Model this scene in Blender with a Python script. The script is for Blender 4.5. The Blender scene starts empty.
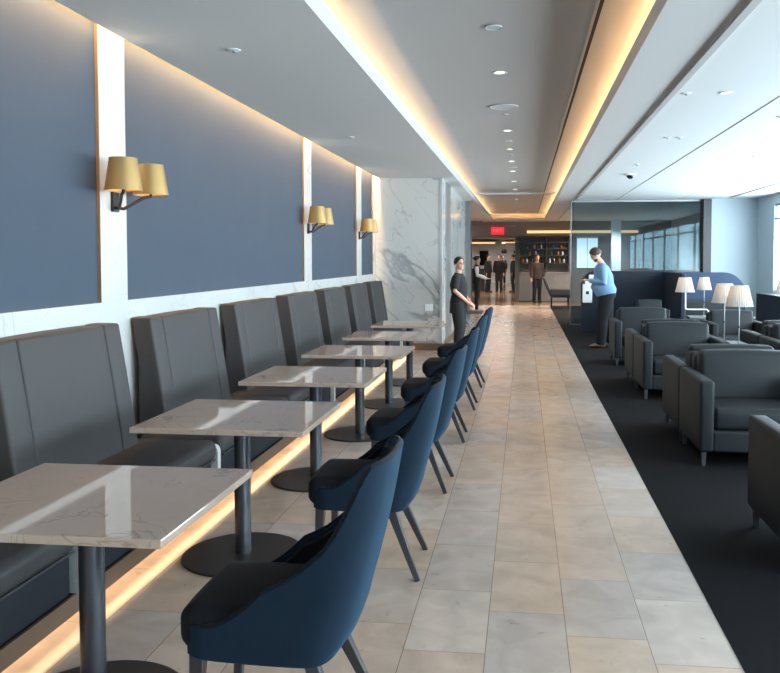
import bpy, bmesh, math, random
from mathutils import Vector, Matrix
random.seed(7)
S = bpy.context.scene
COL = S.collection
PI = math.pi

# ------------------------------------------------------------------ materials
def srgb(r, g, b):
    def f(c):
        c /= 255.0
        return c/12.92 if c <= .04045 else ((c+.055)/1.055)**2.4
    return (f(r), f(g), f(b), 1)

class NT:
    def __init__(s, name):
        s.m = bpy.data.materials.new(name); s.m.use_nodes = True
        s.t = s.m.node_tree; s.n = s.t.nodes; s.l = s.t.links
        s.b = s.n['Principled BSDF']; s.out = s.n['Material Output']
    def node(s, typ, **kw):
        n = s.n.new(typ)
        for k, v in kw.items(): setattr(n, k, v)
        return n
    def link(s, a, b): s.l.new(a, b)
    def setb(s, **kw):
        for k, v in kw.items(): s.b.inputs[k.replace('_', ' ')].default_value = v

def mat(name, col, rough=.6, metal=0, var=.06, scale=12, bump=0, bscale=200, sheen=0, spec=.5, emit=None, es=0, sheen_col=None):
    k = NT(name)
    k.setb(Roughness=rough, Metallic=metal)
    k.b.inputs['Specular IOR Level'].default_value = spec
    if var > 0:
        tc = k.node('ShaderNodeTexCoord'); no = k.node('ShaderNodeTexNoise')
        no.inputs['Scale'].default_value = scale; no.inputs['Detail'].default_value = 4
        k.link(tc.outputs['Object'], no.inputs['Vector'])
        mx = k.node('ShaderNodeMix', data_type='RGBA')
        mx.inputs[6].default_value = tuple(c*(1-var) for c in col[:3])+(1,)
        mx.inputs[7].default_value = tuple(min(1, c*(1+var)) for c in col[:3])+(1,)
        k.link(no.outputs['Fac'], mx.inputs[0]); k.link(mx.outputs[2], k.b.inputs['Base Color'])
        if bump:
            n2 = k.node('ShaderNodeTexNoise'); n2.inputs['Scale'].default_value = bscale
            k.link(tc.outputs['Object'], n2.inputs['Vector'])
            bp = k.node('ShaderNodeBump'); bp.inputs['Strength'].default_value = bump; bp.inputs['Distance'].default_value = .004
            k.link(n2.outputs['Fac'], bp.inputs['Height']); k.link(bp.outputs['Normal'], k.b.inputs['Normal'])
    else:
        k.b.inputs['Base Color'].default_value = col
    if sheen:
        k.b.inputs['Sheen Weight'].default_value = sheen
        k.b.inputs['Sheen Roughness'].default_value = .35
        if sheen_col: k.b.inputs['Sheen Tint'].default_value = sheen_col
    if emit:
        k.b.inputs['Emission Color'].default_value = emit; k.b.inputs['Emission Strength'].default_value = es
    return k.m

def marble(name, base, vein, rough=.06, scale=1.6, width=.03, amt=.7, dist=1.2, tint=None, rot=(0, 0, .6), stretch=(1, 1, 1), mask=(.42, .62)):
    k = NT(name)
    tc = k.node('ShaderNodeTexCoord'); mp = k.node('ShaderNodeMapping')
    mp.inputs['Rotation'].default_value = rot; mp.inputs['Scale'].default_value = (1, 1, 1)
    k.link(tc.outputs['Object'], mp.inputs['Vector'])
    def veins(sc, w, seedv):
        mp2 = k.node('ShaderNodeMapping'); mp2.inputs['Location'].default_value = (seedv, seedv*1.7, seedv*.6); mp2.inputs['Scale'].default_value = stretch
        k.link(mp.outputs['Vector'], mp2.inputs['Vector'])
        n = k.node('ShaderNodeTexNoise'); n.inputs['Scale'].default_value = sc
        n.inputs['Detail'].default_value = 5; n.inputs['Roughness'].default_value = .5; n.inputs['Distortion'].default_value = dist
        k.link(mp2.outputs['Vector'], n.inputs['Vector'])
        s = k.node('ShaderNodeMath', operation='SUBTRACT'); s.inputs[1].default_value = .5; k.link(n.outputs['Fac'], s.inputs[0])
        a = k.node('ShaderNodeMath', operation='ABSOLUTE'); k.link(s.outputs[0], a.inputs[0])
        r = k.node('ShaderNodeMapRange', interpolation_type='SMOOTHSTEP')
        r.inputs['From Min'].default_value = 0; r.inputs['From Max'].default_value = w
        r.inputs['To Min'].default_value = 1; r.inputs['To Max'].default_value = 0
        k.link(a.outputs[0], r.inputs['Value'])
        m = k.node('ShaderNodeTexNoise'); m.inputs['Scale'].default_value = sc*.8
        mp3 = k.node('ShaderNodeMapping'); mp3.inputs['Location'].default_value = (seedv+9, 3, 5)
        k.link(mp.outputs['Vector'], mp3.inputs['Vector']); k.link(mp3.outputs['Vector'], m.inputs['Vector'])
        r2 = k.node('ShaderNodeMapRange'); r2.inputs['From Min'].default_value = mask[0]; r2.inputs['From Max'].default_value = mask[1]
        k.link(m.outputs['Fac'], r2.inputs['Value'])
        mu = k.node('ShaderNodeMath', operation='MULTIPLY'); k.link(r.outputs[0], mu.inputs[0]); k.link(r2.outputs[0], mu.inputs[1])
        return mu
    v1 = veins(scale, width, 0); v2 = veins(scale*2.7, width*.6, 4.3)
    h = k.node('ShaderNodeMath', operation='MULTIPLY'); h.inputs[1].default_value = .55; k.link(v2.outputs[0], h.inputs[0])
    mx = k.node('ShaderNodeMath', operation='MAXIMUM'); k.link(v1.outputs[0], mx.inputs[0]); k.link(h.outputs[0], mx.inputs[1])
    am = k.node('ShaderNodeMath', operation='MULTIPLY'); am.inputs[1].default_value = amt; k.link(mx.outputs[0], am.inputs[0])
    cl = k.node('ShaderNodeTexNoise'); cl.inputs['Scale'].default_value = scale*1.3; k.link(mp.outputs['Vector'], cl.inputs['Vector'])
    b = k.node('ShaderNodeMix', data_type='RGBA'); b.inputs[6].default_value = base
    b.inputs[7].default_value = tint or tuple(c*.86 for c in base[:3])+(1,)
    k.link(cl.outputs['Fac'], b.inputs[0])
    c = k.node('ShaderNodeMix', data_type='RGBA'); c.inputs[7].default_value = vein
    k.link(b.outputs[2], c.inputs[6]); k.link(am.outputs[0], c.inputs[0])
    k.link(c.outputs[2], k.b.inputs['Base Color']); k.setb(Roughness=rough)
    return k.m

def tile_mat(name, cols, rough):
    """stone tiles: UV holds (column, row); one colour per tile, thin joints"""
    k = NT(name)
    uv = k.node('ShaderNodeUVMap'); tc = k.node('ShaderNodeTexCoord')
    fl = k.node('ShaderNodeVectorMath', operation='FLOOR'); k.link(uv.outputs[0], fl.inputs[0])
    wn = k.node('ShaderNodeTexWhiteNoise', noise_dimensions='2D'); k.link(fl.outputs[0], wn.inputs['Vector'])
    cr = k.node('ShaderNodeValToRGB'); e = cr.color_ramp.elements
    e[0].color = cols[0]; e[1].color = cols[-1]; e[0].position = 0; e[1].position = 1
    for i, c in enumerate(cols[1:-1]):
        q = e.new((i+1)/(len(cols)-1)); q.color = c
    k.link(wn.outputs['Value'], cr.inputs[0])
    ad = k.node('ShaderNodeVectorMath', operation='MULTIPLY_ADD'); ad.inputs[1].default_value = (9, 9, 9)
    k.link(wn.outputs['Color'], ad.inputs[0]); k.link(tc.outputs['Object'], ad.inputs[2])
    n = k.node('ShaderNodeTexNoise'); n.inputs['Scale'].default_value = 5; n.inputs['Detail'].default_value = 6; n.inputs['Distortion'].default_value = .8
    k.link(ad.outputs[0], n.inputs['Vector'])
    rr = k.node('ShaderNodeMapRange'); rr.inputs['From Min'].default_value = .3; rr.inputs['From Max'].default_value = .7
    rr.inputs['To Min'].default_value = .84; rr.inputs['To Max'].default_value = 1.1; k.link(n.outputs['Fac'], rr.inputs['Value'])
    mu = k.node('ShaderNodeVectorMath', operation='SCALE'); k.link(cr.outputs[0], mu.inputs[0]); k.link(rr.outputs[0], mu.inputs['Scale'])
    # small dark pits
    n3 = k.node('ShaderNodeTexNoise'); n3.inputs['Scale'].default_value = 16; n3.inputs['Detail'].default_value = 5; k.link(ad.outputs[0], n3.inputs['Vector'])
    r3 = k.node('ShaderNodeMapRange'); r3.inputs['From Min'].default_value = .66; r3.inputs['From Max'].default_value = .74
    r3.inputs['To Min'].default_value = 0; r3.inputs['To Max'].default_value = .4; k.link(n3.outputs['Fac'], r3.inputs['Value'])
    pm = k.node('ShaderNodeMix', data_type='RGBA'); pm.inputs[7].default_value = srgb(120, 105, 90)
    k.link(mu.outputs[0], pm.inputs[6]); k.link(r3.outputs[0], pm.inputs[0])
    # joints
    fr = k.node('ShaderNodeVectorMath', operation='FRACTION'); k.link(uv.outputs[0], fr.inputs[0])
    sp = k.node('ShaderNodeSeparateXYZ'); k.link(fr.outputs[0], sp.inputs[0])
    def edge(o, w):
        a = k.node('ShaderNodeMath', operation='SUBTRACT'); a.inputs[1].default_value = .5; k.link(o, a.inputs[0])
        b = k.node('ShaderNodeMath', operation='ABSOLUTE'); k.link(a.outputs[0], b.inputs[0])
        c = k.node('ShaderNodeMath', operation='GREATER_THAN'); c.inputs[1].default_value = .5-w; k.link(b.outputs[0], c.inputs[0])
        return c
    ex = edge(sp.outputs['X'], .006); ey = edge(sp.outputs['Y'], .003)
    mm = k.node('ShaderNodeMath', operation='MAXIMUM'); k.link(ex.outputs[0], mm.inputs[0]); k.link(ey.outputs[0], mm.inputs[1])
    m5 = k.node('ShaderNodeMath', operation='MULTIPLY'); m5.inputs[1].default_value = .75; k.link(mm.outputs[0], m5.inputs[0])
    jm = k.node('ShaderNodeMix', data_type='RGBA'); jm.inputs[7].default_value = srgb(105, 92, 80)
    k.link(pm.outputs[2], jm.inputs[6]); k.link(m5.outputs[0], jm.inputs[0])
    k.link(jm.outputs[2], k.b.inputs['Base Color'])
    r4 = k.node('ShaderNodeMapRange'); r4.inputs['To Min'].default_value = rough-.05; r4.inputs['To Max'].default_value = rough+.08
    k.link(n.outputs['Fac'], r4.inputs['Value']); k.link(r4.outputs[0], k.b.inputs['Roughness'])
    return k.m

def glass(name, tint, refl=.1, rough=0.0, flat=False, gcol=(.9, .9, .9, 1), fac=.05):
    k = NT(name)
    tr = k.node('ShaderNodeBsdfTransparent'); tr.inputs[0].default_value = tint
    gl = k.node('ShaderNodeBsdfGlossy'); gl.inputs['Roughness'].default_value = rough; gl.inputs[0].default_value = gcol
    fr = k.node('ShaderNodeFresnel'); fr.inputs[0].default_value = 1.5
    ad = k.node('ShaderNodeMath', operation='ADD'); ad.inputs[1].default_value = refl; ad.use_clamp = True
    k.link(fr.outputs[0], ad.inputs[0])
    mx = k.node('ShaderNodeMixShader'); mx.inputs[0].default_value = fac
    if not flat: k.link(ad.outputs[0], mx.inputs[0])
    k.link(tr.outputs[0], mx.inputs[1]); k.link(gl.outputs[0], mx.inputs[2])
    k.link(mx.outputs[0], k.out.inputs[0])
    return k.m

def shade_mat(name, col, trans=.4, pleat=0):
    k = NT(name)
    df = k.node('ShaderNodeBsdfDiffuse'); df.inputs[0].default_value = col
    tl = k.node('ShaderNodeBsdfTranslucent'); tl.inputs[0].default_value = col
    mx = k.node('ShaderNodeMixShader'); mx.inputs[0].default_value = trans
    k.link(df.outputs[0], mx.inputs[1]); k.link(tl.outputs[0], mx.inputs[2]); k.link(mx.outputs[0], k.out.inputs[0])
    return k.m

M = dict(
    blue=mat('blue_wallcovering', srgb(62, 74, 88), .8, spec=.3, var=.08, scale=3, bump=.15, bscale=350),
    white_marble=marble('white_marble', srgb(196, 199, 198), srgb(138, 140, 138), .12, 1.8, .02, .5),
    big_marble=marble('veined_marble', srgb(205, 205, 202), srgb(132, 134, 134), .1, .8, .026, .75, .9, rot=(0, .7, 0), stretch=(1.25, 1.25, .5), mask=(.26, .48)),
    side_marble=marble('polished_marble', srgb(214, 222, 222), srgb(150, 158, 160), .06, .7, .04, .7, 1.0, rot=(.7, 0, 0)),
    table_marble=marble('beige_marble', srgb(184, 163, 148), srgb(112, 96, 88), .045, 2.6, .014, .5, 1.5),
    table_edge=None,
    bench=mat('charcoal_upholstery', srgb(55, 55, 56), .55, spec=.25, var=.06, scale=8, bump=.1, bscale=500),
    bench_shaded=mat('shaded_upholstery', srgb(28, 33, 41), .55, spec=.2, var=.06, scale=8, bump=.1, bscale=500),  # same bench fabric in shade, the shade painted in as darker blue
    seam=mat('dark_seam', srgb(40, 42, 46), .7),
    bronze=mat('bronze_trim', srgb(120, 98, 80), .35, .5, var=.05),
    brass=mat('brass', srgb(140, 118, 88), .4, .6, var=.03),
    gold=mat('gold_lamp_shade', srgb(186, 158, 106), .38, .65, var=.04, scale=4),
    gold_in=mat('gold_inner_shade', srgb(240, 190, 110), .5, .2, var=0),
    black=mat('black_metal', srgb(38, 38, 40), .4, .6, var=.05),
    pole=mat('gunmetal', srgb(78, 82, 88), .3, .8, var=.04),
    disc=mat('dark_disc_metal', srgb(62, 58, 56), .38, .6, var=.08),
    velvet=mat('blue_velvet', srgb(21, 36, 50), .85, spec=.15, var=.3, scale=7, bump=.05, bscale=60, sheen=.4, sheen_col=srgb(90, 165, 215)),
    velvet_dk=mat('charcoal_velvet', srgb(24, 25, 29), .8, spec=.15, var=.15, scale=9, sheen=.06),
    leg=mat('dark_stained_wood', srgb(48, 46, 48), .35, var=.15, scale=30),
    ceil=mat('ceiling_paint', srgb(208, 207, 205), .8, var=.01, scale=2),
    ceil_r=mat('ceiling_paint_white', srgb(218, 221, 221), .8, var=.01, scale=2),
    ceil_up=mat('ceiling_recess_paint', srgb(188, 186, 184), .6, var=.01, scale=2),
    lip=mat('cove_lip_paint', srgb(180, 183, 186), .6, var=0),
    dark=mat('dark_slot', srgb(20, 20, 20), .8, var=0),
    carpet=mat('charcoal_carpet', srgb(25, 25, 27), .95, spec=.1, var=.25, scale=60, bump=.6, bscale=500),
    arm=mat('slate_leather', srgb(37, 40, 43), .55, spec=.22, var=.07, scale=6, bump=.08, bscale=300),
    steel=mat('brushed_steel', srgb(150, 152, 155), .3, .9, var=.04),
    wall=mat('pale_wall', srgb(222, 232, 238), .7, var=.02, scale=2),
    greywall=mat('grey_brown_wall', srgb(128, 120, 114), .6, var=.04, scale=3),
    navy=mat('navy_partition_fabric', srgb(20, 28, 44), .75, var=.1, scale=8),
    navy2=mat('blue_partition_fabric', srgb(34, 52, 78), .75, var=.1, scale=8),
    post=mat('dark_grey_post', srgb(62, 64, 68), .5, var=.03),
    greypost=mat('grey_column_paint', srgb(110, 112, 114), .4, var=.03),
    whitepaint=mat('white_enamel', srgb(235, 236, 236), .4, var=.01),
    wall_b=mat('pale_blue_wall', srgb(180, 194, 202), .7, var=.02, scale=2),
    pleat=shade_mat('pleated_white_fabric', srgb(206, 202, 196), .45),
    glass_in=glass('tinted_partition_glass', (.60, .72, .80, 1), .1, flat=True, gcol=(.45, .62, .66, 1), fac=.022),
    glass_win=glass('window_glass', (.97, .99, .99, 1), .02, flat=True),
    skin=mat('skin', srgb(205, 158, 135), .5, var=.05, scale=20),
    hair=mat('dark_hair', srgb(28, 24, 23), .5, var=.2, scale=60),
    hair_br=mat('brown_hair', srgb(66, 46, 36), .6, var=.2, scale=60),
    cloth_bk=mat('black_cloth', srgb(24, 25, 28), .8, var=.15, scale=10),
    cloth_gr=mat('charcoal_trousers', srgb(30, 30, 33), .85, spec=.2, var=.15, scale=10),
    shirt=mat('light_blue_shirt', srgb(104, 140, 174), .75, var=.12, scale=9),
    shirt_w=mat('white_shirt', srgb(220, 222, 224), .8, var=.04),
    rust=mat('dull_red_shirt', srgb(48, 34, 32), .8, var=.1),
    brown_shoe=mat('brown_leather', srgb(96, 72, 58), .45, var=.1),
    shoe=mat('black_leather', srgb(22, 22, 22), .35, var=.1),
    eye=mat('eye', srgb(30, 22, 20), .2, var=0),
    lips=mat('lips', srgb(170, 95, 90), .5, var=0),
    paper=mat('white_plastic', srgb(238, 240, 242), .4, var=0),
    screen=mat('dark_screen', srgb(10, 11, 13), .15, var=0),
    stone_grey=mat('grey_counter', srgb(120, 120, 122), .4, var=.05),
    bottle_g=mat('green_bottle_glass', srgb(60, 80, 60), .1, var=0),
    bottle_a=mat('amber_bottle_glass', srgb(170, 110, 50), .1, var=0),
    bottle_c=mat('clear_bottle_glass', srgb(190, 200, 205), .08, var=0),
    red_em=mat('red_exit_letters', srgb(220, 20, 20), .5, var=0, emit=(1, .03, .04, 1), es=7),
    exit_box=mat('exit_sign_panel', srgb(120, 14, 14), .3, var=0, emit=(1, .02, .03, 1), es=1.2),
    led=mat('lit_lens', srgb(255, 240, 210), .5, var=0, emit=(1, .9, .7, 1), es=2.5),
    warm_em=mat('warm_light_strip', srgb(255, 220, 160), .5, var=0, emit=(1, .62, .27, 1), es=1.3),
    bulb=mat('warm_bulb', srgb(255, 220, 160), .5, var=0, emit=(1, .55, .22, 1), es=22),
    bulb2=mat('soft_bulb', srgb(255, 230, 190), .5, var=0, emit=(1, .62, .35, 1), es=22),
    lightbox=mat('backlit_panel', srgb(225, 238, 245), .4, var=0, emit=(.8, .93, 1, 1), es=1.3),
)
M['table_edge'] = M['table_marble']
M['floor'] = tile_mat('travertine_tiles', [srgb(184, 163, 148), srgb(190, 166, 146), srgb(176, 161, 152), srgb(188, 172, 160), srgb(186, 161, 143)], .17)
M['floor2'] = tile_mat('brown_polished_tiles', [srgb(150, 118, 92), srgb(128, 104, 86), srgb(160, 132, 106)], .1)

# ------------------------------------------------------------------ mesh tools
def BM(): return bmesh.new()

def box(b, x0, x1, y0, y1, z0, z1):
    v = [b.verts.new(p) for p in ((x0,y0,z0),(x1,y0,z0),(x1,y1,z0),(x0,y1,z0),(x0,y0,z1),(x1,y0,z1),(x1,y1,z1),(x0,y1,z1))]
    for f in ((0,3,2,1),(4,5,6,7),(0,1,5,4),(1,2,6,5),(2,3,7,6),(3,0,4,7)): b.faces.new([v[i] for i in f])

def soft_box(b, x0, x1, y0, y1, z0, z1, r=.03, puff=0, n=5, fn=None):
    """box with rounded edges and slightly inflated faces"""
    c = Vector(((x0+x1)/2, (y0+y1)/2, (z0+z1)/2)); h = [(x1-x0)/2, (y1-y0)/2, (z1-z0)/2]
    r = min(r, min(h)*.98)
    ax = []
    for q in h:
        i = q-r
        s = [-q, -i-r*.55, -i-r*.22] + [-i+2*i*k/n for k in range(n+1)] + [i+r*.22, i+r*.55, q]
        ax.append(s)
    cache = {}
    def vert(p):
        key = tuple(round(t, 6) for t in p)
        if key in cache: return cache[key]
        cl = [max(-(h[i]-r), min(h[i]-r, p[i])) for i in range(3)]
        d = Vector([p[i]-cl[i] for i in range(3)])
        q = Vector(cl)+(d.normalized()*r if d.length > 1e-9 else d)
        if puff:
            u = [p[i]/h[i] for i in range(3)]
            for i in range(3):
                if abs(abs(u[i])-1) < 1e-6:
                    o = [j for j in range(3) if j != i]
                    q[i] += math.copysign(puff*(1-u[o[0]]**2)*(1-u[o[1]]**2), u[i])
        q = q+c
        if fn: q = Vector(fn(q))
        v = b.verts.new(q); cache[key] = v; return v
    for i in range(3):
        j, k = (i+1) % 3, (i+2) % 3
        for sgn in (-1, 1):
            for a in range(len(ax[j])-1):
                for d in range(len(ax[k])-1):
                    ps = []
                    for (aa, dd) in ((a,d),(a+1,d),(a+1,d+1),(a,d+1)):
                        p = [0,0,0]; p[i] = sgn*h[i]; p[j] = ax[j][aa]; p[k] = ax[k][dd]; ps.append(vert(p))
                    if sgn < 0: ps.reverse()
                    try: b.faces.new(ps)
                    except ValueError: pass

def lathe(b, prof, n=32, loc=(0,0,0), closed=False, pleat=0, pn=0):
    rings = []
    for (r, z) in prof:
        ring = []
        for i in range(n):
            a = 2*PI*i/n
            rr = r*(1+pleat*math.cos(pn*a)) if pleat else r
            ring.append(b.verts.new((loc[0]+rr*math.cos(a), loc[1]+rr*math.sin(a), loc[2]+z)))
        rings.append(ring)
    for k in range(len(rings)-1):
        for i in range(n):
            b.faces.new((rings[k][i], rings[k][(i+1)%n], rings[k+1][(i+1)%n], rings[k+1][i]))
    if closed:
        b.faces.new(list(reversed(rings[0]))); b.faces.new(rings[-1])

def loft(b, pts, rad, n=12, ref=(1,0,0), cap=True):
    """elliptical rings along a chain; rad = [(a, b)]: a along ref, b across"""
    pts = [Vector(p) for p in pts]; rings = []
    for i, p in enumerate(pts):
        t = (pts[min(i+1, len(pts)-1)]-pts[max(i-1, 0)]).normalized()
        u = Vector(ref)-t*Vector(ref).dot(t)
        if u.length < 1e-3: u = Vector((0,1,0))-t*t.y
        u.normalize(); w = t.cross(u)
        a, c = rad[i] if isinstance(rad[i], (tuple, list)) else (rad[i], rad[i])
        rings.append([b.verts.new(p+u*a*math.cos(2*PI*k/n)+w*c*math.sin(2*PI*k/n)) for k in range(n)])
    for k in range(len(rings)-1):
        for i in range(n):
            b.faces.new((rings[k][i], rings[k][(i+1)%n], rings[k+1][(i+1)%n], rings[k+1][i]))
    if cap:
        b.faces.new(list(reversed(rings[0]))); b.faces.new(rings[-1])

def tube(b, pts, r, n=12):
    loft(b, pts, [r]*len(pts), n)

def ball(b, c, r, n=12, m=8):
    rx, ry, rz = r if isinstance(r, (tuple, list)) else (r, r, r)
    rings = []
    for j in range(1, m):
        t = PI*j/m
        rings.append([b.verts.new((c[0]+rx*math.sin(t)*math.cos(2*PI*i/n), c[1]+ry*math.sin(t)*math.sin(2*PI*i/n), c[2]-rz*math.cos(t))) for i in range(n)])
    lo = b.verts.new((c[0],c[1],c[2]-rz)); hi = b.verts.new((c[0],c[1],c[2]+rz))
    for j in range(len(rings)-1):
        for i in range(n): b.faces.new((rings[j][i], rings[j][(i+1)%n], rings[j+1][(i+1)%n], rings[j+1][i]))
    for i in range(n):
        b.faces.new((lo, rings[0][(i+1)%n], rings[0][i])); b.faces.new((hi, rings[-1][i], rings[-1][(i+1)%n]))

def prism(b, poly, axis, a0, a1):
    """extrude 2D polygon along an axis; poly in the other two axes"""
    def P(u, v, a):
        return {'y': (u, a, v), 'x': (a, u, v), 'z': (u, v, a)}[axis]
    A = [b.verts.new(P(u, v, a0)) for u, v in poly]; B = [b.verts.new(P(u, v, a1)) for u, v in poly]
    n = len(poly)
    for i in range(n): b.faces.new((A[i], A[(i+1)%n], B[(i+1)%n], B[i]))
    b.faces.new(list(reversed(A))); b.faces.new(B)

def obj(name, b, m, parent=None, bevel=0, seg=2, smooth=True, remesh=0, label=None, loc=None):
    bmesh.ops.recalc_face_normals(b, faces=b.faces)
    me = bpy.data.meshes.new(name); b.to_mesh(me); b.free()
    if smooth:
        for p in me.polygons: p.use_smooth = True
    me.materials.append(M[m] if isinstance(m, str) else m)
    o = bpy.data.objects.new(name, me); COL.objects.link(o)
    if remesh:
        md = o.modifiers.new('unite', 'REMESH'); md.mode = 'VOXEL'; md.voxel_size = remesh; md.use_smooth_shade = True
        ms = o.modifiers.new('soften', 'SMOOTH'); ms.factor = .5; ms.iterations = 3
    if bevel:
        md = o.modifiers.new('edge', 'BEVEL'); md.width = bevel; md.segments = seg; md.limit_method = 'ANGLE'; md.angle_limit = math.radians(40)
        md.harden_normals = False
    if smooth and not remesh:
        # sharp creases stay crisp
        bm2 = bmesh.new(); bm2.from_mesh(me)
        for e in bm2.edges:
            if len(e.link_faces) == 2 and e.calc_face_angle(0) > math.radians(38) : e.smooth = False
        bm2.to_mesh(me); bm2.free()
    if parent: o.parent = parent
    if label: o['label'] = label
    if loc: o.location = loc
    return o

def tag(o, label, cat, group=None):
    o['label'] = label; o['category'] = cat
    if group: o['group'] = group
    return o

def thing(name, label, cat, loc=(0,0,0), rz=0, group=None):
    o = bpy.data.objects.new(name, None); COL.objects.link(o); o.empty_display_size = .1
    o.location = loc; o.rotation_euler = (0,0,rz)
    return tag(o, label, cat, group)

def struct(name, b, m, bevel=0, parent=None, smooth=False):
    o = obj(name, b, m, parent, bevel, smooth=smooth)
    if not parent: o['kind'] = 'structure'
    return o

def sbox(name, m, *a, bevel=0):
    b = BM(); box(b, *a); return struct(name, b, m, bevel)

def dup(root, loc, rz=None, label=None):
    r = root.copy(); COL.objects.link(r); r.location = loc
    if rz is not None: r.rotation_euler = (0,0,rz)
    if label: r['label'] = label
    for ch in list(root.children):
        c = ch.copy(); COL.objects.link(c); c.parent = r
        for g in list(ch.children):
            d = g.copy(); COL.objects.link(d); d.parent = c
    return r

# ------------------------------------------------------------------ setting
YB = -4.0      # wall behind the camera
YE = 13.3      # marble end wall
YG = 18.7      # glass partition line
YF = 29.0      # far wall
XW = 5.15      # window wall

# tiled floor, columns .325 wide with their own joint offsets
def tiled(name, m, x0, x1, y0, y1, w=.325, ln=.5885, xref=.83, offs={}):
    b = BM(); uvl = b.loops.layers.uv.new('UVMap')
    k0 = math.floor((x0-xref)/w); k1 = math.ceil((x1-xref)/w)
    rnd = random.Random(3)
    for k in range(k0, k1):
        a = max(x0, xref+k*w); c = min(x1, xref+(k+1)*w)
        off = offs.get(k, rnd.random()*ln)
        f = b.faces.new([b.verts.new(p) for p in ((a,y0,0),(c,y0,0),(c,y1,0),(a,y1,0))])
        for l in f.loops:
            x, y, _ = l.vert.co
            l[uvl].uv = ((x-xref)/w+50 , (y-off)/ln+20)
    # slab under it gives the floor its depth
    box(b, x0, x1, y0, y1, -.1, -.002)
    return struct(name, b, m)
tiled('floor', 'floor', -2.6, .83, YB, 26.2, offs={-1: 3.66, -2: 3.853, -3: 3.46, -4: 3.077, -5: 3.3})
tiled('floor', 'floor2', -4.6, 5.5, 26.2, 50.5, offs={})
b = BM(); box(b, .83, XW+.25, YB, 26.2, -.1, .004)
struct('floor', b, 'carpet')
b = BM(); box(b, -4.6, -2.6, 13.6, 26.2, -.1, 0); struct('floor', b, 'floor2')

# left wall
sbox('wall_left', 'blue', -2.62, -2.5, YB, YE+.15, 0, 3.2)
# wainscot band of marble below the blue panels, and behind the benches
sbox('trim_2', 'white_marble', -2.5, -2.485, YB, YE, .15, 1.285)
stripes = ((-.1, .22), (4.48, 4.79), (8.88, 9.2), (11.74, 12.1))
for i, (a, c) in enumerate(stripes):
    sbox('trim_%d' % (3+i), 'white_marble', -2.5, -2.482, a, c, 1.285, 3.06)
for i, (a, c) in enumerate(stripes):
    sbox('trim_%d' % (8+i), 'brass', -2.5, -2.4815, a-.004, a, 1.285, 3.06)
    sbox('trim_%d' % (13+i), 'brass', -2.5, -2.482, c, c+.005, 1.285, 3.06)
sbox('trim_7', 'brass', -2.5, -2.48, 13.0, 13.006, 1.285, 3.06)
sbox('trim_12', 'big_marble', -2.5, -2.484, 13.006, YE, 1.285, 3.06)
# floating bench platform with bronze fascia
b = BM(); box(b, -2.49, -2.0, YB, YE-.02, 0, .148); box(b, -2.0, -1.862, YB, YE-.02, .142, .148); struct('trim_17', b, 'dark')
sbox('trim_18', 'bronze', -1.862, -1.85, YB, YE-.02, .07, .15)
# end wall
sbox('wall_end', 'big_marble', -2.5, -1.36, YE, YE+.3, .12, 2.9)
sbox('baseboard_end', 'bronze', -2.5, -1.34, YE-.02, YE+.28, 0, .12)
# side wall running away from the end wall
sbox('wall_side', 'side_marble', -1.56, -1.37, YE+.3, YG, .12, 2.9)
sbox('trim_19', 'lip', -1.40, -1.355, YE-.012, YE+.05, .12, 2.88)
sbox('trim_20', 'greypost', -1.37, -1.362, 14.0, 14.9, .12, 2.88)
sbox('baseboard_side', 'bronze', -1.5, -1.355, YE+.3, YG, 0, .12)
sbox('column_far', 'greypost', -1.62, -1.26, YG, YG+.3, 0, 2.88)
sbox('wall_left_far', 'greywall', -4.6, -1.62, YG-.1, YG+.1, 0, 3.2)
sbox('wall_left_bar', 'greywall', -4.6, -4.5, YG+.1, YF, 0, 3.2)
# far wall, with an opening into the next room
b = BM()
box(b, -4.6, -1.93, YF, YF+.2, 0, 3.2); box(b, -1.93, -.3, YF, YF+.2, 2.28, 3.2); box(b, -.3, XW+.2, YF, YF+.2, 0, 3.2)
struct('wall_far', b, 'greywall')
b = BM(); box(b, -2.0, -1.9, YF-.03, YF+.23, 0, 2.34); box(b, -.33, -.23, YF-.03, YF+.23, 0, 2.34); box(b, -1.9, -.33, YF-.03, YF+.23, 2.27, 2.34)
struct('trim_21', b, 'greypost')
sbox('trim_22', 'lip', -2.2, -.3, YF-.015, YF, 2.70, 2.715)
# next room
b = BM(); box(b, -4.6, -4.5, YF+.2, 50.5, 0, 2.6); box(b, 2.5, 2.6, YF+.2, 50.5, 0, 2.6); struct('wall_next_sides', b, 'greywall')
sbox('wall_next', 'wall', -4.6, 2.6, 50.4, 50.6, 0, 2.7)
sbox('ceiling_next', 'ceil', -4.6, 2.6, YF+.2, 50.6, 2.5, 2.6)
b = BM(); box(b, -3.6, -1.35, 40, 46, 2.32, 2.36); struct('ceiling_next_bulkhead', b, 'ceil')
b = BM(); box(b, -1.0, 1.2, 42, 47, 2.36, 2.4); struct('ceiling_next_bulkhead', b, 'ceil')
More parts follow.
